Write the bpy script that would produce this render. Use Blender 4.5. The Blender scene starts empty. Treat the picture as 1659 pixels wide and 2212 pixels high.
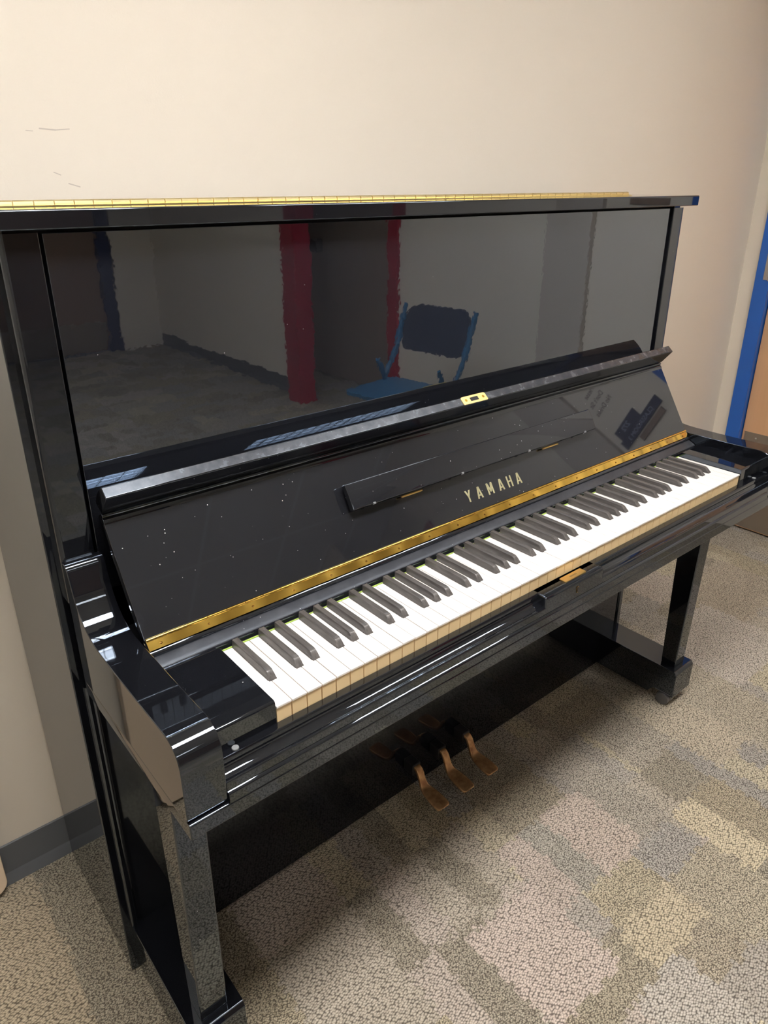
import bpy, bmesh, math, random
from mathutils import Vector, Matrix
random.seed(7)
S = bpy.context.scene
COL = S.collection

# ------------------------------------------------------------------ camera, view, world
S.view_settings.view_transform = 'Standard'
S.view_settings.look = 'None'
S.view_settings.gamma = 1
S.view_settings.use_curve_mapping = False
S.view_settings.exposure = 1.12
CAMP = (-0.97467, -0.65048, 1.35104)
YAW, PITCH, ROLL, FPX = 0.69971, 0.40162, 0.001135, 1561.557
cam = bpy.data.objects.new('camera', bpy.data.cameras.new('camera'))
COL.objects.link(cam)
f = Vector((math.sin(YAW) * math.cos(PITCH), math.cos(YAW) * math.cos(PITCH), -math.sin(PITCH)))
r0 = Vector((math.cos(YAW), -math.sin(YAW), 0))
u0 = r0.cross(f)
r = r0 * math.cos(ROLL) + u0 * math.sin(ROLL)
u = r.cross(f)
cam.matrix_world = Matrix(((r.x, u.x, -f.x, CAMP[0]), (r.y, u.y, -f.y, CAMP[1]), (r.z, u.z, -f.z, CAMP[2]), (0, 0, 0, 1)))
cam.data.sensor_fit = 'VERTICAL'
cam.data.sensor_height = 36.0
cam.data.lens = FPX / 2212 * 36.0
cam.data.shift_x = -10.83 / 2212
cam.data.shift_y = -51.13 / 2212
cam.data.clip_start = 0.02
S.camera = cam
W = bpy.data.worlds.new('world')
S.world = W
W.use_nodes = True
W.node_tree.nodes['Background'].inputs[0].default_value = (0.9, 0.93, 1.0, 1)
W.node_tree.nodes['Background'].inputs[1].default_value = 0.02
S.cycles.max_bounces = 10
S.cycles.glossy_bounces = 6
S.cycles.diffuse_bounces = 5
S.cycles.sample_clamp_indirect = 6
LAMP_STRENGTH = 8.5      # base strength; per-lamp gains are tuned for shadow depth and wall brightness
LAMP_GAIN = (2.3, 1.15, .45, .45, .45)
LAMPS = [(-0.58, -0.47), (0.95, -0.52), (-0.34, -2.95), (-2.8, -0.47), (-2.8, -2.95)]   # centres of the ceiling lamps
CEIL = 2.62

# ------------------------------------------------------------------ materials
def lin(c):
    return tuple(((v / 12.92) if v <= 0.04045 else ((v + 0.055) / 1.055) ** 2.4) for v in [x / 255 for x in c]) + (1,)

def mat(name, col, rough=0.5, metal=0.0, spec=None, ior=None, coat=0.0, coat_rough=0.03, aniso=0.0):
    m = bpy.data.materials.new(name)
    m.use_nodes = True
    b = m.node_tree.nodes['Principled BSDF']
    b.inputs['Base Color'].default_value = lin(col) if max(col) > 1.0 else tuple(col) + (1,)
    b.inputs['Roughness'].default_value = rough
    b.inputs['Metallic'].default_value = metal
    if ior: b.inputs['IOR'].default_value = ior
    if coat:
        b.inputs['Coat Weight'].default_value = coat
        b.inputs['Coat Roughness'].default_value = coat_rough
    return m

class NT:
    def __init__(s, m):
        s.m = m; s.t = m.node_tree; s.b = s.t.nodes['Principled BSDF']
    def n(s, typ, **kw):
        x = s.t.nodes.new(typ)
        for k, v in kw.items(): setattr(x, k, v)
        return x
    def l(s, a, b): s.t.links.new(a, b)
    def pos(s):
        return s.n('ShaderNodeNewGeometry').outputs['Position']
    def mapping(s, src, scale=(1, 1, 1), rot=(0, 0, 0)):
        x = s.n('ShaderNodeMapping')
        x.inputs['Scale'].default_value = scale; x.inputs['Rotation'].default_value = rot
        s.l(src, x.inputs['Vector']); return x.outputs[0]
    def noise(s, vec, scale, detail=2, rough=.5):
        x = s.n('ShaderNodeTexNoise'); s.l(vec, x.inputs['Vector'])
        x.inputs['Scale'].default_value = scale; x.inputs['Detail'].default_value = detail; x.inputs['Roughness'].default_value = rough
        return x.outputs['Fac']
    def voro(s, vec, scale, feature='F1', rnd=1.0):
        x = s.n('ShaderNodeTexVoronoi', feature=feature); s.l(vec, x.inputs['Vector'])
        x.inputs['Scale'].default_value = scale; x.inputs['Randomness'].default_value = rnd
        return x
    def ramp(s, fac, stops):
        x = s.n('ShaderNodeValToRGB'); s.l(fac, x.inputs[0])
        e = x.color_ramp.elements
        e[0].position, e[0].color = stops[0]; e[1].position, e[1].color = stops[-1]
        for p_, c_ in stops[1:-1]:
            q = e.new(p_); q.color = c_
        return x.outputs[0]
    def math(s, op, a, b=None, c=None):
        x = s.n('ShaderNodeMath', operation=op)
        for i, v in enumerate([a, b, c]):
            if v is None: continue
            if isinstance(v, (int, float)): x.inputs[i].default_value = v
            else: s.l(v, x.inputs[i])
        return x.outputs[0]
    def mix(s, fac, a, b, blend='MIX'):
        x = s.n('ShaderNodeMix', data_type='RGBA', blend_type=blend)
        for i, v in ((0, fac), (6, a), (7, b)):
            if isinstance(v, (int, float)): x.inputs[i].default_value = v
            elif isinstance(v, tuple): x.inputs[i].default_value = v
            else: s.l(v, x.inputs[i])
        return x.outputs[2]
    def bump(s, h, strength=.3, dist=.001):
        x = s.n('ShaderNodeBump'); x.inputs['Strength'].default_value = strength; x.inputs['Distance'].default_value = dist
        s.l(h, x.inputs['Height']); s.l(x.outputs[0], s.b.inputs['Normal']); return x

def g(v): return (v, v, v, 1)

def lacquer(name, base, rough, ior, dust=0.0, speck=0.0, smudge=0.0, ripple=0.0):
    """polished black piano lacquer: mirror gloss, optional grey dust film, white specks, wiped smudges"""
    m = mat(name, (base, base * 1.08, base * 1.45), rough, 0, ior=ior)
    m.node_tree.nodes['Principled BSDF'].inputs['Specular Tint'].default_value = (.74, .85, 1.0, 1)
    N = NT(m); p_ = N.pos()
    col = (base, base * 1.08, base * 1.45, 1)
    out = None
    if smudge or dust:
        n1 = N.noise(p_, 38, 4, .62)
        f_ = N.ramp(n1, [(.42, g(0)), (.75, g(1))])
        film = N.math('ADD', N.math('MULTIPLY', f_, smudge), dust)
        out = N.mix(film, col, (.55, .56, .60, 1))
        N.l(N.math('ADD', N.math('MULTIPLY', film, 1.6), rough), N.b.inputs['Roughness'])
    if speck:
        v = N.voro(p_, 120)
        r_ = N.n('ShaderNodeTexWhiteNoise', noise_dimensions='3D'); N.l(v.outputs['Position'], r_.inputs['Vector'])
        keep = N.math('LESS_THAN', r_.outputs['Value'], speck)
        rad = N.math('LESS_THAN', v.outputs['Distance'], N.math('MULTIPLY', N.math('MULTIPLY', r_.outputs['Value'], 1 / speck), .10))
        out = N.mix(N.math('MULTIPLY', N.math('MULTIPLY', keep, rad), .9), out if out is not None else col, (.62, .62, .62, 1))
    if out is not None: N.l(out, N.b.inputs['Base Color'])
    if ripple:
        N.bump(N.noise(p_, 48, 2, .5), ripple, .001)
    return m

M = {}
M['lacquer'] = lacquer('black_lacquer', .006, .022, 2.05, dust=.001, speck=.03)
M['panel'] = lacquer('black_lacquer_panel', .009, .012, 3.05, dust=.003, speck=.035, ripple=.045)
M['board'] = lacquer('black_lacquer_dusty', .009, .016, 1.9, dust=.007, speck=.42, smudge=.006)
M['rail'] = lacquer('black_lacquer_smudged', .014, .16, 1.6, dust=.035, smudge=.07)
M['rail_low'] = lacquer('black_lacquer_scratched', .014, .32, 1.5, dust=.03, smudge=.04, speck=.2)
M['low'] = lacquer('black_lacquer_lower', .006, .05, 1.6, dust=.001)
M['ledge'] = lacquer('black_ledge', .016, .14, 1.5, dust=.008, smudge=.010, speck=.15)
M['dark'] = mat('shadow_black', (.006, .006, .008), .6)
M['iron'] = mat('dark_steel', (.16, .16, .17), .35, .7)
M['chrome'] = mat('steel', (.55, .55, .56), .25, 1)

def brass(name, col, rough, mottled=0.0):
    m = mat(name, col, rough, 1.0)
    N = NT(m)
    if mottled:
        n1 = N.noise(N.pos(), 60, 3, .6)
        N.l(N.mix(N.ramp(n1, [(.4, g(0)), (.7, g(1))]), (*col, 1), (col[0] * mottled, col[1] * mottled * .8, col[2] * mottled * .7, 1)), N.b.inputs['Base Color'])
    return m
M['brass'] = brass('polished_brass', (.93, .64, .15), .17)
M['brass_plate'] = brass('brushed_brass', (.95, .68, .28), .33)
M['brass_old'] = brass('worn_brass', (.62, .40, .14), .2, .55)
M['brass_lid'] = brass('pale_brass', (.95, .82, .46), .3)
M['pedal'] = brass('tarnished_brass', (.66, .40, .20), .22, .55)
M['pedal'].node_tree.nodes['Principled BSDF'].inputs['Metallic'].default_value = .6
M['letter'] = mat('gold_lettering', (.42, .40, .24), .5, .3)
M['engrave'] = mat('engraved_mark', (.16, .10, .04), .6)

m = mat('white_key_top', (.88, .85, .83), .22); M['key_top'] = m
m = mat('cream_key_front', (.90, .68, .38), .35); M['key_front'] = m
m = mat('ebony_key', (.055, .052, .052), .27); M['black_key'] = m
N = NT(m); vv = N.noise(N.mapping(N.pos(), (300, 30, 200)), 1, 3, .6)
N.l(N.mix(vv, (.035, .033, .035, 1), (.145, .135, .13, 1)), N.b.inputs['Base Color'])
M['felt'] = mat('green_felt', (.36, .52, .10), .9)
M['rubber'] = mat('grey_rubber', (.20, .21, .22), .6)

# painted wall, warm cream, with faint roller texture and a few scuffs above the piano
m = mat('cream_wall_paint', (.79, .725, .63), .62); M['wall'] = m
N = NT(m); p_ = N.pos()
N.bump(N.noise(p_, 260, 2, .6), .25, .0006)
sx = N.n('ShaderNodeSeparateXYZ'); N.l(p_, sx.inputs[0])
SC = [((-.577, 1.4275), (-.553, 1.4262), .0011), ((-.553, 1.4262), (-.531, 1.4285), .0008), ((-.566, 1.364), (-.556, 1.360), .0008),
      ((-.545, 1.347), (-.528, 1.342), .001), ((-.722, 1.448), (-.712, 1.445), .0009), ((-.598, 1.424), (-.588, 1.4235), .0006)]
mask = None
for (ax, az), (bx_, bz), wd in SC:
    dx, dz = bx_ - ax, bz - az; L2 = dx * dx + dz * dz
    px_ = N.math('SUBTRACT', sx.outputs[0], ax); pz_ = N.math('SUBTRACT', sx.outputs[2], az)
    t_ = N.math('DIVIDE', N.math('ADD', N.math('MULTIPLY', px_, dx), N.math('MULTIPLY', pz_, dz)), L2)
    t_ = N.math('MINIMUM', N.math('MAXIMUM', t_, 0.0), 1.0)
    ex = N.math('SUBTRACT', px_, N.math('MULTIPLY', t_, dx)); ez = N.math('SUBTRACT', pz_, N.math('MULTIPLY', t_, dz))
    d_ = N.math('SQRT', N.math('ADD', N.math('MULTIPLY', ex, ex), N.math('MULTIPLY', ez, ez)))
    k_ = N.math('LESS_THAN', d_, wd)
    mask = k_ if mask is None else N.math('MAXIMUM', mask, k_)
onback = N.math('GREATER_THAN', sx.outputs[1], .67)
N.l(N.mix(N.math('MULTIPLY', N.math('MULTIPLY', mask, onback), .45), (.79, .725, .63, 1), (.30, .24, .22, 1)), N.b.inputs['Base Color'])

M['wall_plain'] = mat('cream_wall_paint_plain', (.84, .77, .67), .6)  # plain cream, lightened to stand in for stronger light on the right wall
M['base'] = mat('grey_rubber_baseboard', (.125, .135, .15), .42)
M['blue'] = mat('blue_enamel', (.018, .125, .52), .28)
M['red'] = mat('red_enamel', (.36, .025, .05), .3)
M['navy'] = mat('navy_enamel', (.03, .045, .12), .3)
M['door_wood'] = mat('peach_birch_door', (.72, .43, .24), .4)
N = NT(M['door_wood']); nn = N.noise(N.mapping(N.pos(), (30, 30, 1.2)), 1, 4, .6)
N.l(N.mix(nn, (.78, .46, .26, 1), (.66, .38, .21, 1)), N.b.inputs['Base Color'])
M['door_grey'] = mat('grey_brown_door', (.40, .33, .29), .45)
M['door_dark'] = mat('brown_wood_door', (.26, .17, .13), .4)
M['kick'] = mat('brushed_steel_kick_plate', (.42, .37, .32), .38, .9)
M['pilaster'] = mat('grey_beige_paint', (.62, .56, .50), .6)
M['ceiling'] = mat('white_ceiling_tile', (.78, .77, .74), .9)
N = NT(M['ceiling'])
br = N.n('ShaderNodeTexBrick'); N.l(N.pos(), br.inputs['Vector'])
br.offset = 0; br.inputs['Scale'].default_value = 1; br.inputs['Brick Width'].default_value = .61; br.inputs['Row Height'].default_value = .61
br.inputs['Mortar Size'].default_value = .012; br.inputs['Color1'].default_value = (.78, .77, .74, 1); br.inputs['Color2'].default_value = (.76, .75, .72, 1)
br.inputs['Mortar'].default_value = (.85, .85, .84, 1); N.l(br.outputs[0], N.b.inputs['Base Color'])
M['cream_panel'] = mat('cream_laminate', (.82, .66, .50), .35)
M['chair_blue'] = mat('blue_chair_enamel', (.03, .13, .25), .35)
M['chair_dark'] = mat('dark_blue_chair_back', (.035, .045, .075), .35)
M['sign'] = mat('navy_sign_plastic', (.012, .022, .075), .4)
M['sign_text'] = mat('pale_sign_lettering', (.40, .42, .55), .5)
M['tan_sign'] = mat('tan_sign_plastic', (.28, .20, .15), .5)
M['ink'] = mat('black_marker_ink', (.03, .03, .035), .6)
M['lamp_frame'] = mat('white_lamp_frame', (.8, .8, .8), .4)

def emit(name, col, st):
    m = bpy.data.materials.new(name); m.use_nodes = True
    t = m.node_tree; t.nodes.remove(t.nodes['Principled BSDF'])
    e = t.nodes.new('ShaderNodeEmission'); e.inputs[0].default_value = (*col, 1); e.inputs[1].default_value = st
    t.links.new(e.outputs[0], t.nodes['Material Output'].inputs[0]); return m
for k_, g_ in enumerate(LAMP_GAIN[:3]):
    M['lamp%d' % k_] = emit('lamp_glow', (1.0, .96, .915), LAMP_STRENGTH * g_)
    M['lamp_tube%d' % k_] = emit('lamp_tube_glow', (1.0, .965, .925), LAMP_STRENGTH * 2.6 * g_)

# carpet: loop pile over patches; patch colours live in the mesh's colour attribute
m = mat('patchwork_loop_carpet', (.3, .27, .2), .95); M['carpet'] = m
N = NT(m); p_ = N.pos()
at = N.n('ShaderNodeAttribute', attribute_name='patch')
atc = N.mix(1.0, N.mix(.36, at.outputs['Color'], (.44, .41, .34, 1)), (1.50, 1.50, 1.54, 1), 'MULTIPLY')
wob = N.n('ShaderNodeVectorMath', operation='ADD')
nz = N.n('ShaderNodeTexNoise'); N.l(p_, nz.inputs['Vector']); nz.inputs['Scale'].default_value = 90
sc_ = N.n('ShaderNodeVectorMath', operation='SCALE'); N.l(nz.outputs['Color'], sc_.inputs[0]); sc_.inputs['Scale'].default_value = .004
N.l(p_, wob.inputs[0]); N.l(sc_.outputs[0], wob.inputs[1])
v1 = N.voro(N.mapping(wob.outputs[0], (260, 400, 260), (0, 0, .45)), 1, rnd=.95)
v2 = N.voro(N.mapping(wob.outputs[0], (165, 270, 165), (0, 0, -.45)), 1, rnd=.62)
coarse = N.math('GREATER_THAN', at.outputs['Alpha'], .5)
dist = N.n('ShaderNodeMix', data_type='FLOAT'); N.l(coarse, dist.inputs[0]); N.l(v1.outputs['Distance'], dist.inputs[2]); N.l(v2.outputs['Distance'], dist.inputs[3])
loop = N.ramp(dist.outputs[0], [(.15, g(1)), (.40, g(.70)), (.70, g(0))])
big = N.noise(p_, 7, 3, .5)
colr = N.mix(N.math('MULTIPLY', big, .30), atc, (.24, .22, .17, 1))
yarn = N.n('ShaderNodeTexWhiteNoise', noise_dimensions='3D'); N.l(v1.outputs['Position'], yarn.inputs['Vector'])
colr = N.mix(N.math('MULTIPLY', yarn.outputs['Value'], .35), colr, N.mix(1.0, colr, (.55, .5, .42, 1), 'MULTIPLY'))
dk = N.mix(1.0, colr, (.20, .19, .185, 1), 'MULTIPLY')
N.l(N.mix(loop, dk, colr), N.b.inputs['Base Color'])
N.bump(loop, .55, .003)
N.b.inputs['Sheen Weight'].default_value = .1

# ------------------------------------------------------------------ mesh helpers
def obj(name, bm, material, parent=None, smooth=True, loc=None, sharp=32):
    if not isinstance(bm, bpy.types.Mesh):
        bmesh.ops.recalc_face_normals(bm, faces=bm.faces[:])
        if smooth:
            for f_ in bm.faces: f_.smooth = True
            for e_ in bm.edges:
                if len(e_.link_faces) == 2:
                    e_.smooth = e_.calc_face_angle(3.2) < math.radians(sharp)
        me = bpy.data.meshes.new(name); bm.to_mesh(me); bm.free()
    else: me = bm
    mats = material if isinstance(material, (list, tuple)) else [material]
    for mm in mats: me.materials.append(mm)
    o = bpy.data.objects.new(name, me); COL.objects.link(o)
    if parent is not None: o.parent = parent
    if loc: o.location = loc
    if smooth:
        w = o.modifiers.new('wn', 'WEIGHTED_NORMAL'); w.keep_sharp = True; w.weight = 80
    return o

def tag(o, label=None, cat=None, group=None, kind=None):
    if label: o['label'] = label
    if cat: o['category'] = cat
    if group: o['group'] = group
    if kind: o['kind'] = kind
    return o

def empty(name, loc, label=None, cat=None, group=None, kind=None, rz=0):
    o = bpy.data.objects.new(name, None); COL.objects.link(o); o.location = loc; o.rotation_euler = (0, 0, rz)
    o.empty_display_size = .05
    return tag(o, label, cat, group, kind)

def struct(name, bm, m, parent=None, smooth=False):
    o = obj(name, bm, m, parent, smooth)
    o['kind'] = 'structure'
    return o

def NB(): return bmesh.new()

def bevel(bm, geom_edges, w, seg=3):
    if w > 0: bmesh.ops.bevel(bm, geom=geom_edges, offset=w, segments=seg, profile=.5, affect='EDGES', clamp_overlap=True)

def box(bm, x0, x1, y0, y1, z0, z1, bev=0.0, seg=3, mi=0):
    n0 = len(bm.verts)
    t = bmesh.new() if bev else bm
    c = [t.verts.new((x, y, z)) for x in (x0, x1) for y in (y0, y1) for z in (z0, z1)]
    F = [(0, 1, 3, 2), (4, 6, 7, 5), (0, 4, 5, 1), (2, 3, 7, 6), (0, 2, 6, 4), (1, 5, 7, 3)]
    for q in F:
        fc = t.faces.new([c[i] for i in q]); fc.material_index = mi
    if bev:
        bmesh.ops.recalc_face_normals(t, faces=t.faces[:])
        bevel(t, t.edges[:], bev, seg)
        merge(bm, t)
    return bm

def merge(bm, t):
    me = bpy.data.meshes.new('t'); t.to_mesh(me); t.free(); bm.from_mesh(me); bpy.data.meshes.remove(me)

def prism(bm, prof, a0, a1, axis='x', mi=0):
    """closed profile extruded along an axis; profile pairs are (y,z) for x, (x,z) for y, (x,y) for z"""
    def P(p, a):
        if axis == 'x': return (a, p[0], p[1])
        if axis == 'y': return (p[0], a, p[1])
        return (p[0], p[1], a)
    A = [bm.verts.new(P(p, a0)) for p in prof]; B = [bm.verts.new(P(p, a1)) for p in prof]
    n = len(prof)
    for i in range(n):
        j = (i + 1) % n
        fc = bm.faces.new((A[i], A[j], B[j], B[i])); fc.material_index = mi
    for L in (A[::-1], B):
        fc = bm.faces.new(L); fc.material_index = mi
    return bm

def roundprof(pts, seg=6):
    """polygon with per-corner radius: (a, b, r)"""
    out = []; n = len(pts)
    for i in range(n):
        p = Vector(pts[i][:2]); rr = pts[i][2] if len(pts[i]) > 2 else 0
        if rr <= 0: out.append((p.x, p.y)); continue
        a = (Vector(pts[i - 1][:2]) - p); b = (Vector(pts[(i + 1) % n][:2]) - p)
        la, lb = a.length, b.length; a.normalize(); b.normalize()
        ang = a.angle(b); d = min(rr / math.tan(ang / 2), la * .499, lb * .499); rr = d * math.tan(ang / 2)
        c = p + (a + b).normalized() * (rr / math.sin(ang / 2))
        s, e = p + a * d, p + b * d
        a0 = math.atan2(s.y - c.y, s.x - c.x); a1 = math.atan2(e.y - c.y, e.x - c.x)
        da = (a1 - a0 + math.pi) % (2 * math.pi) - math.pi
        for k in range(seg + 1):
            t = a0 + da * k / seg; out.append((c.x + rr * math.cos(t), c.y + rr * math.sin(t)))
    return out

def spline(pts, per=6):
    out = []
    P = [Vector(p) for p in pts]
    for i in range(len(P) - 1):
        p0 = P[max(0, i - 1)]; p1 = P[i]; p2 = P[i + 1]; p3 = P[min(len(P) - 1, i + 2)]
        for k in range(per):
            t = k / per
            out.append(tuple(.5 * ((2 * p1) + (p2 - p0) * t + (2 * p0 - 5 * p1 + 4 * p2 - p3) * t * t + (3 * p1 - p0 - 3 * p2 + p3) * t ** 3)))
    out.append(tuple(P[-1])); return out

def endbevel(bm, w, axis=0, seg=2):
    """round the rim of both ends of an extrusion"""
    bmesh.ops.recalc_face_normals(bm, faces=bm.faces[:])
    es = set()
    for f_ in bm.faces:
        if len(f_.verts) > 4 or abs(f_.normal[axis]) > .999:
            if abs(f_.normal[axis]) > .99:
                for e in f_.edges: es.add(e)
    bevel(bm, list(es), w, seg)
    return bm

def cyl(bm, c, rad, h, axis='z', seg=20, rad2=None, bev=0, mi=0):
    t = bmesh.new()
    bmesh.ops.create_cone(t, cap_ends=True, segments=seg, radius1=rad, radius2=rad if rad2 is None else rad2, depth=h)
    if bev:
        bevel(t, [e for e in t.edges if any(len(f_.verts) > 4 for f_ in e.link_faces)], bev, 2)
    R = {'z': Matrix.Identity(4), 'x': Matrix.Rotation(math.pi / 2, 4, 'Y'), 'y': Matrix.Rotation(math.pi / 2, 4, 'X')}[axis] if isinstance(axis, str) else axis
    bmesh.ops.transform(t, matrix=Matrix.Translation(c) @ R, verts=t.verts)
    for f_ in t.faces: f_.material_index = mi
    merge(bm, t); return bm

def tube(bm, pts, rad, seg=8):
    P = [Vector(p) for p in pts]; rings = []
    for i, p in enumerate(P):
        d = ((P[min(i + 1, len(P) - 1)] - P[max(i - 1, 0)])).normalized()
        a = d.cross(Vector((0, 0, 1)));
        if a.length < .01: a = d.cross(Vector((1, 0, 0)))
        a.normalize(); b = d.cross(a)
        rings.append([bm.verts.new(p + (a * math.cos(2 * math.pi * k / seg) + b * math.sin(2 * math.pi * k / seg)) * rad) for k in range(seg)])
    for i in range(len(rings) - 1):
        for k in range(seg):
            bm.faces.new((rings[i][k], rings[i][(k + 1) % seg], rings[i + 1][(k + 1) % seg], rings[i + 1][k]))
    bm.faces.new(rings[0][::-1]); bm.faces.new(rings[-1]); return bm

def textmesh(s, size, extrude, scale_x=1.0, mtx=None, bold=0.0, space=1.0):
    c = bpy.data.curves.new('txt', 'FONT'); c.body = s; c.size = size; c.extrude = extrude
    c.align_x = 'CENTER'; c.align_y = 'CENTER'; c.offset = bold; c.space_character = space
    o = bpy.data.objects.new('txt', c); COL.objects.link(o)
    dg = bpy.context.evaluated_depsgraph_get()
    me = bpy.data.meshes.new_from_object(o.evaluated_get(dg))
    bpy.data.objects.remove(o); bpy.data.curves.remove(c)
    me.transform((mtx or Matrix.Identity(4)) @ Matrix.Diagonal((scale_x, 1, 1, 1)))
    me.materials.clear()
    return me

# ------------------------------------------------------------------ the room
WY = .682      # back wall plane
WX = 1.92      # right wall plane
WL = -3.6
YB = -5.0
# floor: fine patch cells near the piano, coarse ones elsewhere
PAL = [((.40, .35, .27), 0), ((.43, .38, .30), 1), ((.47, .40, .25), 0), ((.36, .33, .29), 1), ((.49, .42, .36), 1),
       ((.33, .29, .21), 0), ((.52, .46, .31), 1), ((.39, .37, .34), 0), ((.42, .36, .25), 0)]
PATCH = [  # patches read off the photograph, in floor metres: x0,x1,y0,y1,colour,coarse loops
    (.328, .415, -.315, -.118, (.66, .57, .37), 1), (.415, .52, -.315, -.118, (.42, .35, .22), 0),
    (.083, .222, -.117, .074, (.55, .45, .38), 1), (.222, .328, -.117, .074, (.45, .41, .34), 0),
    (.014, .083, -.110, .074, (.42, .40, .34), 0), (-.06, .014, -.105, .074, (.52, .43, .37), 1),
    (-.25, -.06, -.24, -.02, (.58, .48, .42), 1), (.162, .314, -.206, -.117, (.43, .41, .38), 0),
    (.0, .162, -.206, -.117, (.52, .45, .29), 0), (.162, .334, -.40, -.206, (.50, .44, .31), 0),
    (-.02, .162, -.30, -.206, (.53, .45, .29), 1), (-.20, -.02, -.30, -.205, (.38, .33, .22), 0),
    (-.11, .04, -.45, -.30, (.48, .45, .40), 1), (-.02, .04, -.60, -.405, (.66, .58, .40), 1),
    (-.36, -.20, -.50, -.24, (.45, .38, .26), 0), (.222, .328, .074, .26, (.46, .42, .35), 1),
    (.40, .56, .0, .20, (.46, .41, .33), 0), (.56, .72, -.117, .20, (.50, .43, .31), 1),
    (.72, .90, -.20, .05, (.52, .46, .34), 0), (.72, .9, .05, .30, (.44, .39, .29), 1),
    (.9, 1.25, .0, .30, (.53, .48, .42), 1), (1.25, 1.6, .15, .42, (.50, .42, .31), 0),
    (-.85, -.70, -.1, .68, (.31, .28, .19), 0), (-1.2, -.85, -.2, .68, (.46, .38, .24), 1)]  # dark strip: shadow of the piano's left side painted into the patch colour
def hashr(*a):
    random.seed(str(a)); return random.random()
def patch_at(x, y):
    for x0, x1, y0, y1, c, k in PATCH:
        if x0 <= x < x1 and y0 <= y < y1: return c, k
    bi, bj = math.floor(x / .19), math.floor(y / .19)
    o = hashr(bi, bj)
    if o < .35: sub = math.floor((x / .19 - bi) * 3)
    elif o < .7: sub = 10 + math.floor((y / .19 - bj) * 2)
    else: sub = 20
    return PAL[int(hashr(bi, bj, sub) * len(PAL))]
verts, faces, cols = [], [], []
jr = random.Random(3)
def cells(xa, xb, ya, yb, st):
    nx, ny = round((xb - xa) / st), round((yb - ya) / st)
    b0 = len(verts)
    for j in range(ny + 1):
        for i in range(nx + 1): verts.append((xa + (xb - xa) * i / nx, ya + (yb - ya) * j / ny, 0))
    for j in range(ny):
        for i in range(nx):
            a = b0 + j * (nx + 1) + i
            faces.append((a, a + 1, a + nx + 2, a + nx + 1))
            cols.append(patch_at(xa + (xb - xa) * (i + .5) / nx + jr.uniform(-.007, .007), ya + (yb - ya) * (j + .5) / ny + jr.uniform(-.007, .007)))
FX0, FX1, FY0 = -1.23, 1.93, -.75
cells(FX0, FX1, FY0, WY + .02, .0095)
cells(WL, FX0, YB, WY + .02, .0633); cells(FX0, FX1, YB, FY0, .0633); cells(FX1, 3.0, YB, WY + .02, .19)
me = bpy.data.meshes.new('floor'); me.from_pydata(verts, [], faces)
ca = me.color_attributes.new('patch', 'FLOAT_COLOR', 'CORNER')
buf = []
for c, k in cols: buf += [c[0], c[1], c[2], float(k)] * 4
ca.data.foreach_set('color', buf)
fl = obj('floor', me, M['carpet'], smooth=False); fl['kind'] = 'structure'

struct('wall_back', box(NB(), WL - .1, WX + .1, WY, WY + .1, -.01, CEIL + .02), M['wall'])
# right wall with a door opening (y -.36 .. .57), ending at the red door
D0, D1, DH = -.282, .568, 2.06
bm = NB()
box(bm, WX, WX + .12, D1 + .002, WY, 0, CEIL); box(bm, WX, WX + .12, -2.06, D0 - .002, 0, CEIL); box(bm, WX, WX + .12, D0 - .002, D1 + .002, DH, CEIL)
struct('wall_right', bm, M['wall_plain'])
struct('wall_corridor', box(box(NB(), 1.66, 1.70, YB, -2.75, 0, CEIL), 1.70, 2.3, -3.60, -3.50, 0, CEIL), M['wall_plain'])
struct('wall_left', box(NB(), WL - .1, WL, YB, WY, 0, CEIL), M['wall_plain'])
bm = NB(); box(bm, WL, .17, YB - .12, YB, 0, CEIL); box(bm, 1.30, 3.0, YB - .12, YB, 0, CEIL); box(bm, .17, 1.30, YB - .12, YB, 2.12, CEIL)
struct('wall_front', bm, M['wall_plain'])
struct('ceiling', box(NB(), WL - .1, 3.0, YB - .12, WY + .1, CEIL, CEIL + .05), M['ceiling'])
struct('wall_alcove', box(box(NB(), 2.2, 2.3, -3.50, -2.06, 0, CEIL), WX, 2.2, -2.17, -2.061, 2.12, CEIL), M['wall_plain'])

# baseboards: cove base with a foot that flares out
def baseboard(name, a0, a1, where):
    h = .098
    prof = [(0, 0), (.011, 0), (.0105, .002), (.0055, .020), (.0032, .026), (.003, h - .002), (.001, h), (0, h)]
    bm = NB()
    if where == 'back': prism(bm, [(WY - q[0], q[1]) for q in prof], a0, a1, 'x')
    if where == 'right': prism(bm, [(WX - q[0], q[1]) for q in prof], a0, a1, 'y')
    if where == 'left': prism(bm, [(WL + q[0], q[1]) for q in prof], a0, a1, 'y')
    if where == 'corridor': prism(bm, [(1.66 - q[0], q[1]) for q in prof], a0, a1, 'y')
    if where == 'front': prism(bm, [(YB + q[0], q[1]) for q in prof], a0, a1, 'x')
    struct(name, bm, M['base'], smooth=False)
baseboard('baseboard_back', WL, WX, 'back')
baseboard('baseboard_right', -2.05, -1.02, 'right')
baseboard('baseboard_left', YB, WY, 'left')
baseboard('baseboard_corridor', YB, -2.76, 'corridor')

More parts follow.
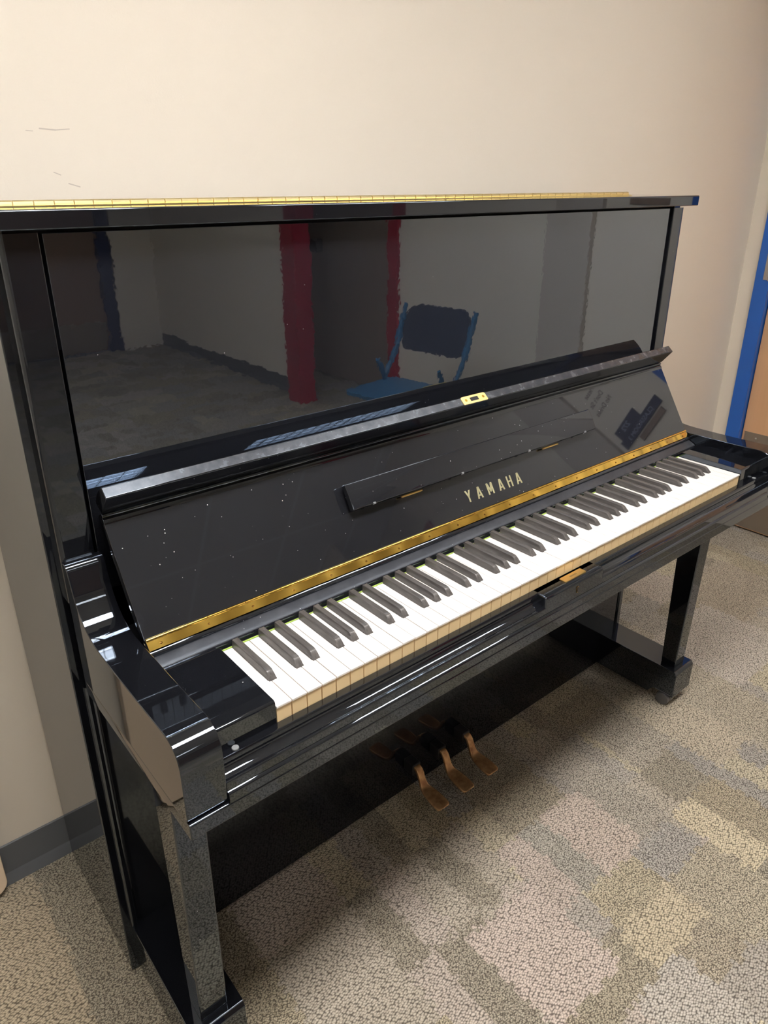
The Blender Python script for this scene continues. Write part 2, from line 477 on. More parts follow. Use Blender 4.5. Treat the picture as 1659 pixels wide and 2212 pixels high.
def door(name, frame, leafmat, plane, y0, y1, h, fw=.055, depth=.10, axis='x', sign=-1, recess=.03, kick=None, handle_y=None, extra_mat=None):
    """a hinged leaf in an enamelled steel frame; plane = wall face, sign = the side the room lies on"""
    e = empty(name, (plane, (y0 + y1) / 2, 0) if axis == 'x' else ((y0 + y1) / 2, plane, 0)); e['kind'] = 'structure'
    off = Vector(e.location)
    def B(bm, p0, p1, a0, a1, z0, z1, bev=0):
        if axis == 'x': return box(bm, min(p0, p1) - off.x, max(p0, p1) - off.x, a0 - off.y, a1 - off.y, z0, z1, bev)
        return box(bm, a0 - off.x, a1 - off.x, min(p0, p1) - off.y, max(p0, p1) - off.y, z0, z1, bev)
    bm = NB()
    B(bm, plane + sign * .014, plane - sign * depth, y0 - fw, y0, 0, h + fw, .002)
    B(bm, plane + sign * .014, plane - sign * depth, y1, y1 + fw, 0, h + fw, .002)
    B(bm, plane + sign * .014, plane - sign * depth, y0, y1, h, h + fw, .002)
    obj('door_frame', bm, frame, e)
    lf = obj('door_leaf', B(NB(), plane - sign * recess, plane - sign * (recess + .044), y0 + .003, y1 - .003, .008, h - .003, .001), leafmat, e)
    if kick:
        k = obj('kick_plate', B(NB(), plane - sign * (recess - .0015), plane - sign * recess, y0 + .012, y1 - .012, .012, kick, 0), M['kick'], e, smooth=False)
        for yy in (y0 + .06, (y0 + y1) / 2 - .13, (y0 + y1) / 2 + .18, y1 - .06):
            for zz in (.03, kick - .02):
                c = (plane - sign * (recess - .002), yy, zz) if axis == 'x' else (yy, plane - sign * (recess - .002), zz)
                obj('screw', cyl(NB(), Vector(c) - off, .0035, .003, 'x' if axis == 'x' else 'y', 10), M['chrome'], k)
    return e, B
# door_1: blue frame, peach leaf, right beyond the piano
e, B = door('door_1', M['blue'], M['door_wood'], WX, D0, D1, DH, kick=.42, recess=.012)
for z in (.25, 1.06, 1.85):     # hinges on the frame nearest the corner
    h_ = obj('door_hinge', box(NB(), -.017, -.001, (.568 + .001) - e.location.y, (.568 + .024) - e.location.y, z - .048, z + .048, .001), M['chrome'], e)
    cyb = cyl(NB(), Vector((-.019, .568 - e.location.y, z)), .006, .1, 'z', 12); obj('hinge_pin', cyb, M['chrome'], h_)
hd = cyl(NB(), Vector((-.03, D0 + .07 - e.location.y, 1.0)), .012, .06, 'x', 16); box(hd, -.065, -.05, D0 + .06 - e.location.y, D0 + .18 - e.location.y, .99, 1.01, .004)
obj('door_handle', hd, M['chrome'], e)
# door_2: red frame, leaf set back in its alcove
e = empty('door_2', (2.15, -2.8, 0)); e['kind'] = 'structure'
bm = NB(); box(bm, WX - .02, 2.10, -2.15, -2.062, 0, 2.12, .002); obj('door_frame', bm, M['red'], e); bm = None
for o_ in e.children: o_.matrix_parent_inverse = e.matrix_world.inverted() if False else Matrix.Translation((-2.15, 2.8, 0))
o_ = obj('door_post', box(NB(), 1.535, 1.66, -2.745, -2.60, 0, 2.12, .004), M['red'], e); o_.matrix_parent_inverse = Matrix.Translation((-2.15, 2.8, 0))
o_ = obj('door_leaf', box(NB(), 2.15, 2.195, -3.49, -2.18, .008, 2.10, .002), M['door_grey'], e); o_.matrix_parent_inverse = Matrix.Translation((-2.15, 2.8, 0))
hb = NB(); tube(hb, [(2.145, -3.26, 1.22), (2.09, -3.26, 1.21), (2.09, -3.25, .98), (2.145, -3.25, .96)], .011, 10); cyl(hb, Vector((2.12, -3.20, .93)), .045, .06, 'x', 20)
o_ = obj('door_handle', hb, M['iron'], e); o_.matrix_parent_inverse = Matrix.Translation((-2.15, 2.8, 0))
# door_3: dark leaf in a navy frame on the far wall, seen only in the piano's polish
door('door_3', M['navy'], M['door_dark'], YB, .27, 1.19, 2.06, fw=.10, axis='y', sign=1, kick=.25, recess=.03)
struct('trim_1', box(NB(), WX - .03, WX, -.985, -.735, 0, CEIL, .003), M['pilaster'])

# ------------------------------------------------------------------ lamps
for i, (lx, ly) in enumerate(LAMPS):
    e = empty('ceiling_lamp', (lx, ly, CEIL), ['rectangular ceiling lamp over the piano player', 'rectangular ceiling lamp nearest the blue-framed door', 'rectangular ceiling lamp deeper in the room, nearer the red door',
              'rectangular ceiling lamp by the back wall, away from the piano', 'rectangular ceiling lamp in the far corner away from the doors'][i], 'lamp')
    wx, wy = (.60, .23) if i != 1 else (.50, .23)
    bm = NB()
    for a in ((-wx, -wx + .03, -wy, wy), (wx - .03, wx, -wy, wy), (-wx + .03, wx - .03, -wy, -wy + .03), (-wx + .03, wx - .03, wy - .03, wy)):
        box(bm, a[0], a[1], a[2], a[3], -.062, 0)
    obj('lamp_frame', bm, M['lamp_frame'], e, smooth=False)
    obj('diffuser', box(NB(), -wx + .03, wx - .03, -wy + .03, wy - .03, -.012, -.004), M['lamp%d' % min(i, 2)], e, smooth=False)
    bm = NB()
    nx_, ny_ = 14, 5
    for k in range(1, nx_): box(bm, -wx + .03 + (2 * wx - .06) * k / nx_ - .0006, -wx + .03 + (2 * wx - .06) * k / nx_ + .0006, -wy + .03, wy - .03, -.060, -.03)
    for k in range(1, ny_): box(bm, -wx + .03, wx - .03, -wy + .03 + (2 * wy - .06) * k / ny_ - .0006, -wy + .03 + (2 * wy - .06) * k / ny_ + .0006, -.060, -.03)
    obj('louver', bm, M['lamp_frame'], e, smooth=False)
    for k in (-.13, 0, .13):
        obj('lamp_tube', cyl(NB(), Vector((0, k, -.020)), .008, 2 * wx - .1, 'x', 10), M['lamp_tube%d' % min(i, 2)], e)

# ------------------------------------------------------------------ the piano
A_, B_ = .7557, .769          # half widths of the case front and of the outer side boards
YP, YS = .3105, .3294
ZL = 1.3212
piano = empty('upright_piano', (0, .33, 0), 'tall glossy black upright piano with its keyboard open, standing against the cream wall', 'piano')
PINV = Matrix.Translation((0, -.33, 0))
def part(name, bm, m, parent=None, smooth=True, sharp=32, label=None):
    o = obj(name, bm, m, parent or piano, smooth, sharp=sharp)
    if parent is None: o.matrix_parent_inverse = PINV
    if label: o['label'] = label
    return o

# lid with a full-length hinge
bm = NB(); prism(bm, roundprof([(.2926, 1.2985, .002), (.2926, ZL, .003), (.668, ZL, .003), (.668, 1.3025, 0), (.300, 1.3025, 0), (.300, 1.2985, .002)], 3), -.784, .784, 'x'); endbevel(bm, .0015, 0)
lid = part('lid', bm, M['lacquer'])
bm = NB()
nk = 56; x0h, x1h = -.76, .647
for i in range(nk):
    xa = x0h + (x1h - x0h) * i / nk; xb = x0h + (x1h - x0h) * (i + 1) / nk
    cyl(bm, Vector(((xa + xb) / 2, .400, ZL + .0034)), .0043, (xb - xa) - .0016, 'x', 10)
box(bm, x0h, x1h, .3885, .4115, ZL, ZL + .0012)
part('lid_hinge', bm, M['brass_lid'], lid)

# side boards, front posts, panels
for sx_ in (-1, 1):
    xs = sorted((sx_ * (A_ - .012), sx_ * B_))
    part('side_board', box(NB(), xs[0], xs[1], YS, .662, .006, 1.3015, .0018), M['lacquer'])
    xs = sorted((sx_ * .7096, sx_ * A_))
    bm = NB(); c = [(sx_ * A_, YP, .007), (sx_ * A_, YS + .01, 0), (sx_ * .7096, YS + .01, 0), (sx_ * .7096, YP, .0015)]
    prism(bm, roundprof(c, 8), .80, 1.2945, 'z')
    part('upper_post', bm, M['lacquer'], sharp=40)
    bm = NB(); c = [(sx_ * A_, YS - .006, .004), (sx_ * A_, YS + .02, 0), (sx_ * .741, YS + .02, 0), (sx_ * .741, YS - .006, .006)]
    prism(bm, roundprof(c, 6), .012, .645, 'z')
    part('lower_post', bm, M['lacquer'], sharp=40)
part('upper_panel', box(NB(), -.704, .704, .3165, .335, .80, 1.2935, .001), M['panel'])
part('back_board', box(NB(), -.756, .756, .335, .655, 1.15, 1.3015), M['dark'], smooth=False)
part('lower_panel', box(NB(), -.741, .741, .3285, .345, .012, .645, .001), M['low'])
bm = NB()
for x in (-.68, -.34, 0, .34, .68): box(bm, x - .05, x + .05, .56, .655, .02, 1.29)
box(bm, -.75, .75, .60, .62, .05, 1.15)
part('back_frame', bm, M['dark'], smooth=False)
part('bottom_board', box(NB(), -.756, .756, .33, .655, .010, .035), M['dark'], smooth=False)

# arms
top = spline([(.3105, .8675), (.301, .8670), (.2945, .863), (.2905, .8535), (.2875, .843), (.283, .826), (.2755, .811), (.265, .7975), (.250, .7855), (.229, .7775), (.200, .7745),
              (.150, .7740), (.080, .7745), (.020, .7760), (.004, .7762), (-.006, .7748), (-.0160, .7705), (-.0240, .7635), (-.0288, .754), (-.0305, .743), (-.0308, .730)], 5)
armprof = top + [(-.0308, .676), (-.0300, .6705), (-.027, .668), (.3105, .668)]
for sx_ in (-1, 1):
    bm = NB(); xs = sorted((sx_ * .703, sx_ * A_)); prism(bm, armprof, xs[0], xs[1], 'x'); endbevel(bm, .0012, 0, 2)
    part('arm', bm, M['lacquer'], sharp=50)

# key bed and key slip
kb = roundprof([(-.0345, .6445, .002), (-.0345, .6675, .003), (.312, .6675, 0), (.312, .6445, 0)], 4)
bm = NB(); prism(bm, kb, -.7555, .7555, 'x'); endbevel(bm, .003, 0, 2)
part('key_bed', bm, M['lacquer'])
slip = [(.0, .668), (.0, .7165)] + [(-.0095, .7165), (-.0117, .7158), (-.0128, .7140), (-.0131, .7115)] + [(-.0132, .7075)] + spline([(-.0136, .7045), (-.0152, .7020), (-.0185, .6992), (-.0232, .6973), (-.0285, .6966)], 4) + [(-.0298, .6962), (-.0305, .6945), (-.0306, .6835), (-.0320, .6828), (-.0336, .6816), (-.0345, .6795), (-.0345, .668)]
blk = [(.0, .668), (.0, .7165), (-.0265, .7165), (-.0292, .7158), (-.0304, .7140), (-.0306, .7115), (-.0306, .6838), (-.0306, .668)]
bm = NB(); prism(bm, slip, -.7028, .7028, 'x')
sl = part('key_slip', bm, M['lacquer'], sharp=38)
bm = NB(); prism(bm, blk, -.112, .050, 'x'); endbevel(bm, .003, 0, 3)
bo = part('lock_block', bm, M['lacquer'], sl, sharp=38); bo.matrix_parent_inverse = Matrix.Identity(4)
bm = NB(); cyl(bm, Vector((-.026, -.0309, .7035)), .0034, .0014, 'y', 18); box(bm, -.0278, -.0242, -.0316, -.0304, .694, .7035)
kh = part('keyhole_rim', bm, M['brass_old'], sl); kh.matrix_parent_inverse = Matrix.Identity(4)
bm = NB(); cyl(bm, Vector((-.026, -.0313, .7035)), .0020, .0016, 'y', 14); box(bm, -.0268, -.0252, -.0321, -.0308, .6955, .7035)
part('keyhole', bm, M['dark'], kh)
bm = NB(); prism(bm, roundprof([(-.0475, -.0205, .002), (.0115, -.0205, .002), (.0115, -.0060, .002), (-.0475, -.0060, .002)], 4), .7166, .7182, 'z')
pl = part('brass_plate', bm, M['brass_plate'], sl); pl.matrix_parent_inverse = Matrix.Identity(4)
bm = NB()
for k in range(7): box(bm, -.0265 + k * .0026, -.0250 + k * .0026, -.0150, -.0118, .71815, .71835)
part('engraving', bm, M['engrave'], pl)
for sx_ in (-1, 1):
    bm = NB(); cyl(bm, Vector((sx_ * .676, -.0062, .7172)), .0046, .0026, 'z', 20, bev=.0008)
    o_ = part('rubber_stop', bm, M['rubber'], sl)

# key blocks
for sx_ in (-1, 1):
    pr = roundprof([(-.0012, .7165, .0006), (-.0012, .7515, .0045), (.145, .7525, .004), (.153, .7455, .003), (.157, .7455, 0), (.157, .70, 0), (.0, .70, 0)], 6)
    bm = NB(); xs = sorted((sx_ * .6140, sx_ * .7026)); prism(bm, pr, xs[0], xs[1], 'x'); endbevel(bm, .0015, 0, 2)
    part('key_block', bm, M['lacquer'], sharp=40)

# keys
KW = 1.225 / 52; X0 = -.6125; KZ = .7408
bl = []          # black keys: (centre x, index of the white key on its left)
for i in range(51):
    n = (i + 5) % 7          # 0=C .. 6=B ; key 0 is A
    if n in (2, 6): continue
    off = {0: -.0019, 1: .0019, 3: -.0026, 4: 0.0, 5: .0023}[n]
    bl.append((X0 + (i + 1) * KW + off, i))
left = {i: cx for cx, i in bl}           # black key sitting over the right edge of white key i
HB = .0062; GAP = .00062
for i in range(52):
    xa, xb = X0 + i * KW + GAP, X0 + (i + 1) * KW - GAP
    ta = left[i - 1] + HB if (i - 1) in left else xa
    tb = left[i] - HB if i in left else xb
    yn = .0515
    foot = [(xa, 0), (xb, 0)]
    foot += [(xb, yn), (tb, yn)] if tb < xb else []
    foot += [(tb, .149), (ta, .149)]
    foot += [(ta, yn), (xa, yn)] if ta > xa else []
    bm = NB()
    dz = random.uniform(-.0003, .0003)
    prism(bm, foot, KZ - .003 + dz, KZ + dz, 'z')
    bmesh.ops.recalc_face_normals(bm, faces=bm.faces[:])
    es = [e for e in bm.edges if all(v.co.z > KZ - .001 for v in e.verts)]
    bevel(bm, es, .0005, 2)
    ft2 = [(x + (.0003 if x == xa else (-.0003 if x == xb else 0)), max(y, .0014)) for x, y in foot]
    prism(bm, ft2, .700, KZ - .003 + dz, 'z', 1)
    for f_ in bm.faces:
        if f_.material_index == 0 and f_.normal.y < -.8 and f_.calc_center_median().z < KZ - .001 and False: f_.material_index = 1
    part('white_key', bm, [M['key_top'], M['key_front']], smooth=False)
for cx, i in bl:
    z0, z1 = KZ - .004, KZ + .0118
    yf0, yf1 = .0488, .0580
    w0, w1 = .0058, .0044
    bm = NB()
    sec = [(.150, w1, z1), (.066, w1, z1), (.0605, w1, z1 - .0006), (yf1 - .001, w1 - .0002, z1 - .0022), (.0535, .0049, z1 - .0060), (yf0 + .0014, .0053, KZ + .0022), (yf0, w0, KZ + .0006)]
    rings = []
    for y, w, z in sec:
        rings.append([bm.verts.new(q) for q in ((cx - w0, y if y > .0488 else y, z0), (cx - w0, y, min(z, KZ + .0008)), (cx - w - .0006 * (z > KZ + .004), y, z - .0009 * (z > KZ + .004)), (cx - w + .0006, y, z), (cx + w - .0006, y, z), (cx + w + .0006 * (z > KZ + .004), y, z - .0009 * (z > KZ + .004)), (cx + w0, y, min(z, KZ + .0008)), (cx + w0, y, z0))])
    for a, b in zip(rings, rings[1:]):
        for k in range(7): bm.faces.new((a[k], a[k + 1], b[k + 1], b[k]))
    bm.faces.new(rings[0]); bm.faces.new(rings[-1][::-1])
    part('black_key', bm, M['black_key'], sharp=50)
part('felt_strip', box(NB(), -.6125, .6125, .1492, .1515, .735, .7415), M['felt'], smooth=False)
part('key_rail', box(NB(), -.613, .613, .1530, .30, .69, .7385), M['dark'], smooth=False)

# rail under the fallboard hinge
rp = [(.194, .7745), (.184, .7660)] + spline([(.1790, .7640), (.1762, .7615), (.1752, .7585), (.1760, .7560)], 4)
rq = [(.1735, .7560), (.1690, .7535), (.1640, .7515), (.1600, .7490)]
rs = [(.1580, .7474), (.1570, .7450), (.1568, .7395)]
allp = rp + rq + rs + [(.20, .7395), (.20, .7600)]
bm = NB(); prism(bm, allp, -.7005, .7005, 'x')
bm.faces.ensure_lookup_table()
for k in range(len(rp) - 1, len(rp) + len(rq)): bm.faces[k].material_index = 1
part('hinge_rail', bm, [M['board'], M['rail_low']], sharp=40)
for xs in ((-.7005, -.6600), (.6600, .7005)): part('cheek_filler', box(NB(), xs[0], xs[1], .160, .300, .70, .7395), M['dark'], smooth=False)

# fallboard: leaning board, bead, folded lip, hinge, lettering, ledge
FA = Vector((0, .1890, .7780)); FD = Vector((0, .0970, .1558)).normalized(); FN = Vector((0, -FD.z, FD.y)); FL = .1835
def fb(x, s, n): return Vector((x, 0, 0)) + FA + FD * s + FN * n
def fbprof(pts): return [tuple((FA + FD * s + FN * n).yz) for s, n in pts]
pr = fbprof([(0, 0), (.1660, 0)] + [(.1672, .0006), (.1690, .0012), (.1720, .0014), (.1742, .0012), (.1756, 0), (.1764, .0014), (.1776, .0030), (.1795, .0038), (.1815, .0030), (.1828, .0014), (.1835, 0)] + [(.1835, -.015), (0, -.015)])
bm = NB(); prism(bm, pr, -.7005, .7005, 'x')
bm.faces.ensure_lookup_table()
for k in range(1, 17): bm.faces[k].material_index = 1
endbevel(bm, .0008, 0, 1)
fbd = part('fallboard', bm, [M['board'], M['lacquer']], sharp=50)
pr = roundprof([(.2845, .9345, .001), (.2790, .9360, .003), (.2537, .9662, .0018), (.2672, .9782, .0022), (.2750, .9738, 0), (.2840, .9665, 0), (.2915, .9590, 0), (.2970, .9525, .002), (.3010, .9450, .002)], 4)
bm = NB(); prism(bm, pr, -.7000, .7000, 'x'); endbevel(bm, .0012, 0, 2)
bmesh.ops.recalc_face_normals(bm, faces=bm.faces[:])
for f_ in bm.faces:
    if f_.normal.y < -.5 and f_.normal.z > .6 and f_.calc_area() > .01: f_.material_index = 1
lip = part('fallboard_lip', bm, [M['lacquer'], M['rail']], fbd, sharp=50)
# lock plate on the lip's edge face
c0 = Vector((0, .2537, .9662)); c1 = Vector((0, .2672, .9782)); ed = (c1 - c0).normalized(); en = Vector((0, -ed.z, ed.y))
mid = (c0 + c1) / 2
def plate_prism(bm, pts, n0, n1):
    t = bmesh.new(); prism(t, pts, n0, n1, 'z')
    Mx = Matrix(((1, 0, 0, 0), (0, ed.y, en.y, 0), (0, ed.z, en.z, 0), (0, 0, 0, 1)))
    bmesh.ops.transform(t, matrix=Matrix.Translation(mid) @ Mx, verts=t.verts); merge(bm, t); return bm
bm = NB(); plate_prism(bm, roundprof([(-.0300, -.0085, .002), (.0350, -.0085, .002), (.0350, .0085, .004), (-.0300, .0085, .004)], 4), .0001, .0013)
lp = part('lock_plate', bm, M['brass_plate'], lip)
part('bolt_slot', plate_prism(NB(), [(-.0085, -.0040), (.0125, -.0040), (.0125, .0040), (-.0085, .0040)], .0012, .0016), M['dark'], lp, smooth=False)
for xx in (-.020, .026):
    part('screw', plate_prism(NB(), [(xx + .003 * math.cos(k * .52), .003 * math.sin(k * .52)) for k in range(12)], .0012, .0018), M['brass'], lp)
# brand lettering
def on_board(x, s, n, me_rot=0):
    return Matrix(((1, 0, 0, x), (0, FD.y, FN.y, 0), (0, FD.z, FN.z, 0), (0, 0, 0, 1))) if False else Matrix.Translation(fb(x, s, n)) @ Matrix(((1, 0, 0, 0), (0, FD.y, FN.y, 0), (0, FD.z, FN.z, 0), (0, 0, 0, 1)))
bm = NB()
HL = .0228
def stroke(bm, cx, pts, w=.0042):
    """letter stroke as a flat bar between two points in letter space"""
    (ax, ay), (bx_, by) = pts
    d = Vector((bx_ - ax, by - ay)).normalized()
    if abs(d.y) < .05: q = [(ax, ay - w * .38), (bx_, by - w * .38), (bx_, by + w * .38), (ax, ay + w * .38)]
    else:
        hw = w / 2 / max(abs(d.y), .5)
        q = [(ax - hw, ay), (ax + hw, ay), (bx_ + hw, by), (bx_ - hw, by)]
    t = bmesh.new(); prism(t, [(cx + a, b) for a, b in q], .0, .0003, 'z')
    bmesh.ops.transform(t, matrix=on_board(0, .0213, .0001), verts=t.verts); merge(bm, t)
h = HL
LET = {'Y': [((-.0052, h), (0, h * .45)), ((.0052, h), (0, h * .45)), ((0, 0), (0, h * .5))],
       'A': [((-.0055, 0), (-.0006, h)), ((.0055, 0), (.0006, h)), ((-.0035, h * .27), (.0035, h * .27))],
       'M': [((-.0062, 0), (-.0062, h)), ((.0062, 0), (.0062, h)), ((-.0055, h), (0, h * .22)), ((.0055, h), (0, h * .22))],
       'H': [((-.0050, 0), (-.0050, h)), ((.0050, 0), (.0050, h)), ((-.0045, h * .52), (.0045, h * .52))]}
for ch, cx in zip('YAMAHA', (-.0575, -.0290, .0015, .0320, .0575, .0835)):
    for st in LET[ch]: stroke(bm, cx, st, .0038)
part('brand_lettering', bm, M['letter'], fbd, smooth=False, label='pale gold wide-spaced YAMAHA lettering')
# piano hinge along the board's foot
bm = NB()
nk = 46
for i in range(nk):
    xa = -.699 + 1.398 * i / nk; xb = -.699 + 1.398 * (i + 1) / nk
    cyl(bm, fb((xa + xb) / 2, -.0008, .0008), .0026, (xb - xa) - .0008, 'x', 10)
la, lb = Vector((0, .1872, .7772)), Vector((0, .1780, .7662))
ld = (lb - la).normalized(); ln = Vector((0, ld.z, -ld.y)); ln = -ln if ln.z < 0 else ln
nseg = 140
vs = []
for i in range(nseg + 1):            # the leaf is very slightly wavy, as pressed brass strip is
    x = -.699 + 1.398 * i / nseg
    wv = .0013 * math.cos((x + .6807) / .07135 * 2 * math.pi) + .0003 * math.sin(x * 171 + 1)
    vs.append([bm.verts.new(Vector((x, 0, 0)) + la + ln * (.0006)), bm.verts.new(Vector((x, 0, 0)) + lb + ln * (.0006 + wv)), bm.verts.new(Vector((x, 0, 0)) + lb - ln * .0006)])
for a, b in zip(vs, vs[1:]):
    bm.faces.new((a[0], b[0], b[1], a[1])); bm.faces.new((a[1], b[1], b[2], a[2]))
hg = part('hinge', bm, M['brass'], fbd, sharp=70)
for i in range(20):
    x = -.6807 + i * .07135
    c = Vector((x, 0, 0)) + la * .42 + lb * .58 + ln * .0010
    t = bmesh.new(); bmesh.ops.create_uvsphere(t, u_segments=10, v_segments=6, radius=.0022)
    bmesh.ops.transform(t, matrix=Matrix.Translation(c) @ Matrix.Diagonal((1, 1, .6, 1)), verts=t.verts)
    part('screw', t, M['brass_old'], hg)
# music ledge folded flat on the board
def board_prism(bm, pts, x0, x1): return prism(bm, fbprof(pts), x0, x1, 'x')
lg = roundprof([(.0760, .0080, .002), (.0760, .0200, .002), (.0990, .0212, 0), (.1215, .0195, .002), (.1215, .0085, .002)], 3)
bm = NB(); prism(bm, fbprof(lg), -.3240, .3450, 'x'); endbevel(bm, .002, 0, 2)
ldg = part('music_ledge', bm, M['board'], fbd, sharp=50)
bm = NB()
for a in (-.300, .322): box(bm, a - .004, a + .004, 0, .001, 0, .001)
bm.free(); bm = NB(); board_prism(bm, [(.078, 0), (.078, .009), (.119, .009), (.119, 0)], -.308, .330)
part('ledge_mount', bm, M['dark'], ldg, smooth=False)
for a, b in ((-.213, -.165), (.172, .222)):
    bm = NB(); cyl(bm, fb((a + b) / 2, .0722, .0080), .0021, b - a, 'x', 10)
    part('ledge_hinge', bm, M['brass_plate'], ldg)
for a in (-.280, -.07, .12, .305):
    bm = NB(); cyl(bm, fb(a, .0768, .0195), .0022, .005, 'x', 8)
    part('rubber_stop', bm, M['rubber'], ldg)

# legs, toe blocks, casters
def toe(sx_):
    e = None
    xs = sorted((sx_ * .6655, sx_ * .7553))
    pr = roundprof([(.080, .034, .002), (.080, .108, .007), (.0860, .1175, .004), (.330, .1175, 0), (.330, .016, 0), (.155, .016, .004), (.140, .036, .006)], 5)
    bm = NB(); prism(bm, pr, xs[0], xs[1], 'x'); endbevel(bm, .0015, 0, 2)
    t = part('toe_block', bm, M['lacquer'], sharp=40)
    cx = sx_ * .677
    bm = NB(); box(bm, cx - .013, cx + .013, .088, .132, .0375, .0405); box(bm, cx - .0025, cx + .0025, .09, .125, .016, .038)
    c = part('caster', bm, M['iron'], t)
    for k in (-.0095, .0095):
        bm = NB(); cyl(bm, Vector((cx + k, .108, .0185)), .0185, .0125, 'x', 24, bev=.0015)
        part('wheel', bm, M['iron'], c)
    return t
for sx_ in (-1, 1):
    toe(sx_)
    bm = NB(); xs = sorted((sx_ * .687, sx_ * .7335))
    t0, t1 = .1175, .6445
    v = [[bm.verts.new((x, y, z)) for x, y in ((xs[0], f0), (xs[1], f0), (xs[1], f1), (xs[0], f1))] for z, f0, f1 in ((t0, .0985, .1400), (t1, .0865, .1520))]
    bm.faces.new(v[0][::-1]); bm.faces.new(v[1])
    for k in range(4): bm.faces.new((v[0][k], v[0][(k + 1) % 4], v[1][(k + 1) % 4], v[1][k]))
    bmesh.ops.recalc_face_normals(bm, faces=bm.faces[:]); bevel(bm, bm.edges[:], .0025, 3)
    part('leg', bm, M['lacquer'])

# pedals
def pedal(cx):
    st = [(.345, .0080, .1040), (.305, .0085, .1045), (.291, .0088, .1025), (.2815, .0090, .0945), (.276, .0092, .0820), (.270, .0100, .0700), (.263, .0128, .0630), (.250, .0162, .0600), (.228, .0186, .0575), (.211, .0184, .0550), (.2030, .0165, .0535), (.2000, .0130, .0520)]
    bm = NB(); rings = []
    pts = spline(st, 3)
    for j, (y, w, z) in enumerate(pts):
        a = Vector(pts[max(0, j - 1)]); b = Vector(pts[min(len(pts) - 1, j + 1)]); d = Vector((0, b.x - a.x, b.z - a.z)).normalized(); n = Vector((0, -d.z, d.y));
        if n.z < 0: n = -n
        th = .0085
        ring = []
        for k in range(16):
            t = 2 * math.pi * k / 16; ct, stt = math.cos(t), math.sin(t)
            ring.append(bm.verts.new(Vector((cx + w * math.copysign(abs(ct) ** .38, ct), y, z)) + n * (th / 2 * math.copysign(abs(stt) ** .38, stt) - th / 2)))
        rings.append(ring)
    for a, b in zip(rings, rings[1:]):
        for k in range(16): bm.faces.new((a[k], a[(k + 1) % 16], b[(k + 1) % 16], b[k]))
    bm.faces.new(rings[0]); bm.faces.new(rings[-1][::-1])
    o = part('pedal', bm, M['pedal'], sharp=60)
    return o
for cx in (-.0925, -.0105, .0715):
    pd = pedal(cx)
    bm = NB(); box(bm, cx - .0125, cx + .0125, .296, .3287, .078, .1085, .003)  # added dark block standing in for the dark slot, hides the pedal root
    part('pedal_slot_shade', bm, M['dark'], pd)

# ------------------------------------------------------------------ cream panel leaning at the left
pr = roundprof([(-1.72, .012, .03), (-.897, .012, .03), (-.897, .80, .03), (-1.72, .80, .03)], 8)
bm = NB(); prism(bm, pr, .6455, .6695, 'y'); endbevel(bm, .003, 1, 2)
o_ = obj('panel', bm, M['cream_panel']); tag(o_, 'cream panel with rounded corners standing against the wall by the grey baseboard', 'panel')

# ------------------------------------------------------------------ chair (shows only in the polish of the piano)
ch = empty('folding_chair', (1.20, -1.21, 0), 'blue metal folding chair by the right wall, mirrored in the piano', 'chair', rz=math.radians(-97))
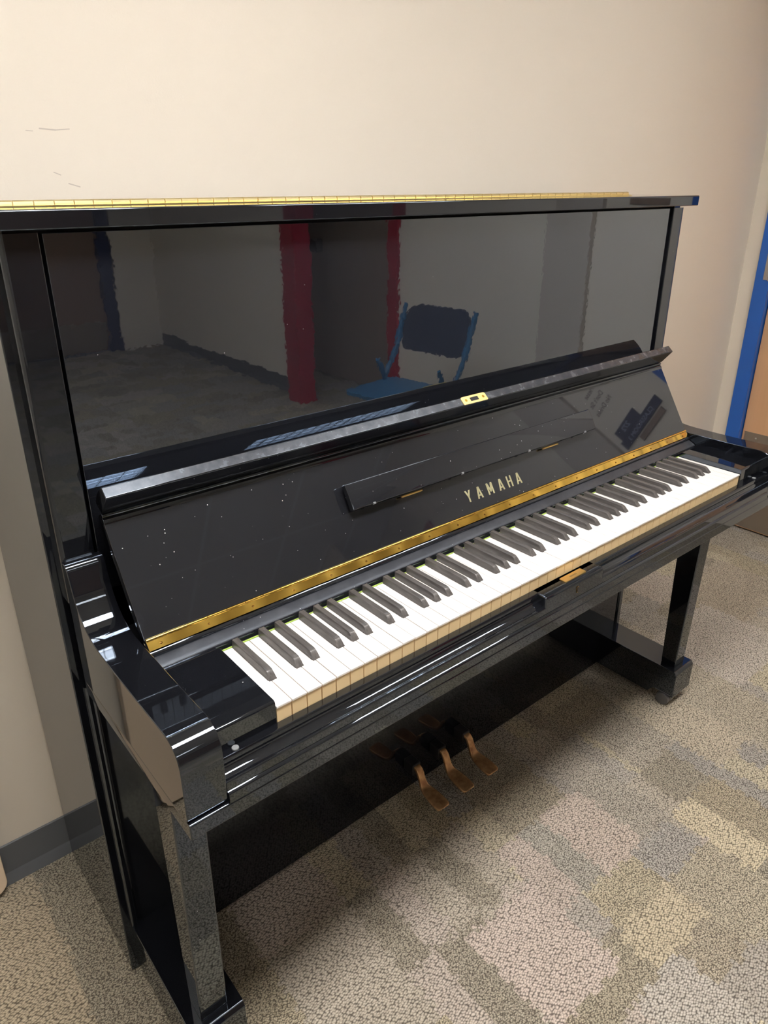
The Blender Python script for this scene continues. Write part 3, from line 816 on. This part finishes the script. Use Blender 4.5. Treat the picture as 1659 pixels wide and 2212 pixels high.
# local frame: x = sitter's right, +y = the way the back is, z up (before rotation)
def cpart(name, bm, m): return obj(name, bm, m, ch)
pr = roundprof([(-.19, -.20, .05), (.19, -.20, .05), (.20, .16, .03), (-.20, .16, .03)], 5)
bm = NB(); prism(bm, pr, .435, .452, 'z'); cpart('seat', bm, M['chair_blue'])
pr = roundprof([(-.19, .585, .05), (.19, .585, .05), (.215, .80, .09), (-.215, .80, .09)], 8)
bm = NB(); n0 = 0
t = bmesh.new(); prism(t, pr, .205, .222, 'y')
for v in t.verts: v.co.y += (v.co.z - .6) * .28 - (.215 ** 2 - v.co.x ** 2) * -.35
merge(bm, t); cpart('backrest', bm, M['chair_dark'])
for sx_ in (-1, 1):
    cpart('leg', tube(NB(), [(sx_ * .215, .27, .80), (sx_ * .212, .20, .60), (sx_ * .21, .10, .44), (sx_ * .205, -.22, .012)], .0125, 10), M['chair_blue'])
    cpart('leg', tube(NB(), [(sx_ * .19, .04, .56), (sx_ * .19, .10, .42), (sx_ * .19, .26, .012)], .0115, 10), M['chair_blue'])
cpart('stretcher', tube(NB(), [(-.205, -.16, .09), (.205, -.16, .09)], .008, 8), M['chair_blue'])
cpart('stretcher', tube(NB(), [(-.19, .235, .09), (.19, .235, .09)], .008, 8), M['chair_blue'])

# ------------------------------------------------------------------ signs on the right wall (seen in the fallboard's polish)
def wall_text(s, size, yc, zc, x, m, name, parent=None, sx=1.0):
    Mx = Matrix(((0, 0, -1, x), (-1, 0, 0, yc), (0, 1, 0, zc), (0, 0, 0, 1)))
    me = textmesh(s, size, .0003, sx, Mx)
    return obj(name, me, m, parent, smooth=False)
e = obj('room_number_sign', box(NB(), WX - .006, WX, -.695, -.535, 1.347, 1.400, .001), M['sign']); tag(e, 'small navy wall sign numbered 272, above the longer sign', 'sign')
wall_text('272', .036, -.625, 1.373, WX - .0062, M['sign_text'], 'sign_lettering', e)
e = obj('room_name_sign', box(NB(), WX - .006, WX, -.712, -.415, 1.301, 1.347, .001), M['sign']); tag(e, 'long navy wall sign reading CLASSROOM 3, under the number sign', 'sign')
wall_text('CLASSROOM 3', .030, -.565, 1.322, WX - .0062, M['sign_text'], 'sign_lettering', e, 1.0)
e = obj('blank_sign', box(NB(), WX - .006, WX, -.62, -.438, 1.263, 1.292, .001), M['tan_sign']); tag(e, 'narrow plain tan strip on the wall below the navy signs', 'sign')
for i, (s_, z_) in enumerate((('Please', 1.620), ("Don't Sit", 1.570), ('No Drinks', 1.522))):
    o_ = wall_text(s_, .036, -.625, z_, WX - .0004, M['ink'], 'wall_lettering', None, .8)
    tag(o_, ['top line of black handwriting on the wall above the navy signs', 'middle line of black handwriting on the wall above the navy signs', 'bottom line of black handwriting on the wall above the navy signs'][i], 'lettering', 'handwriting on the right wall')
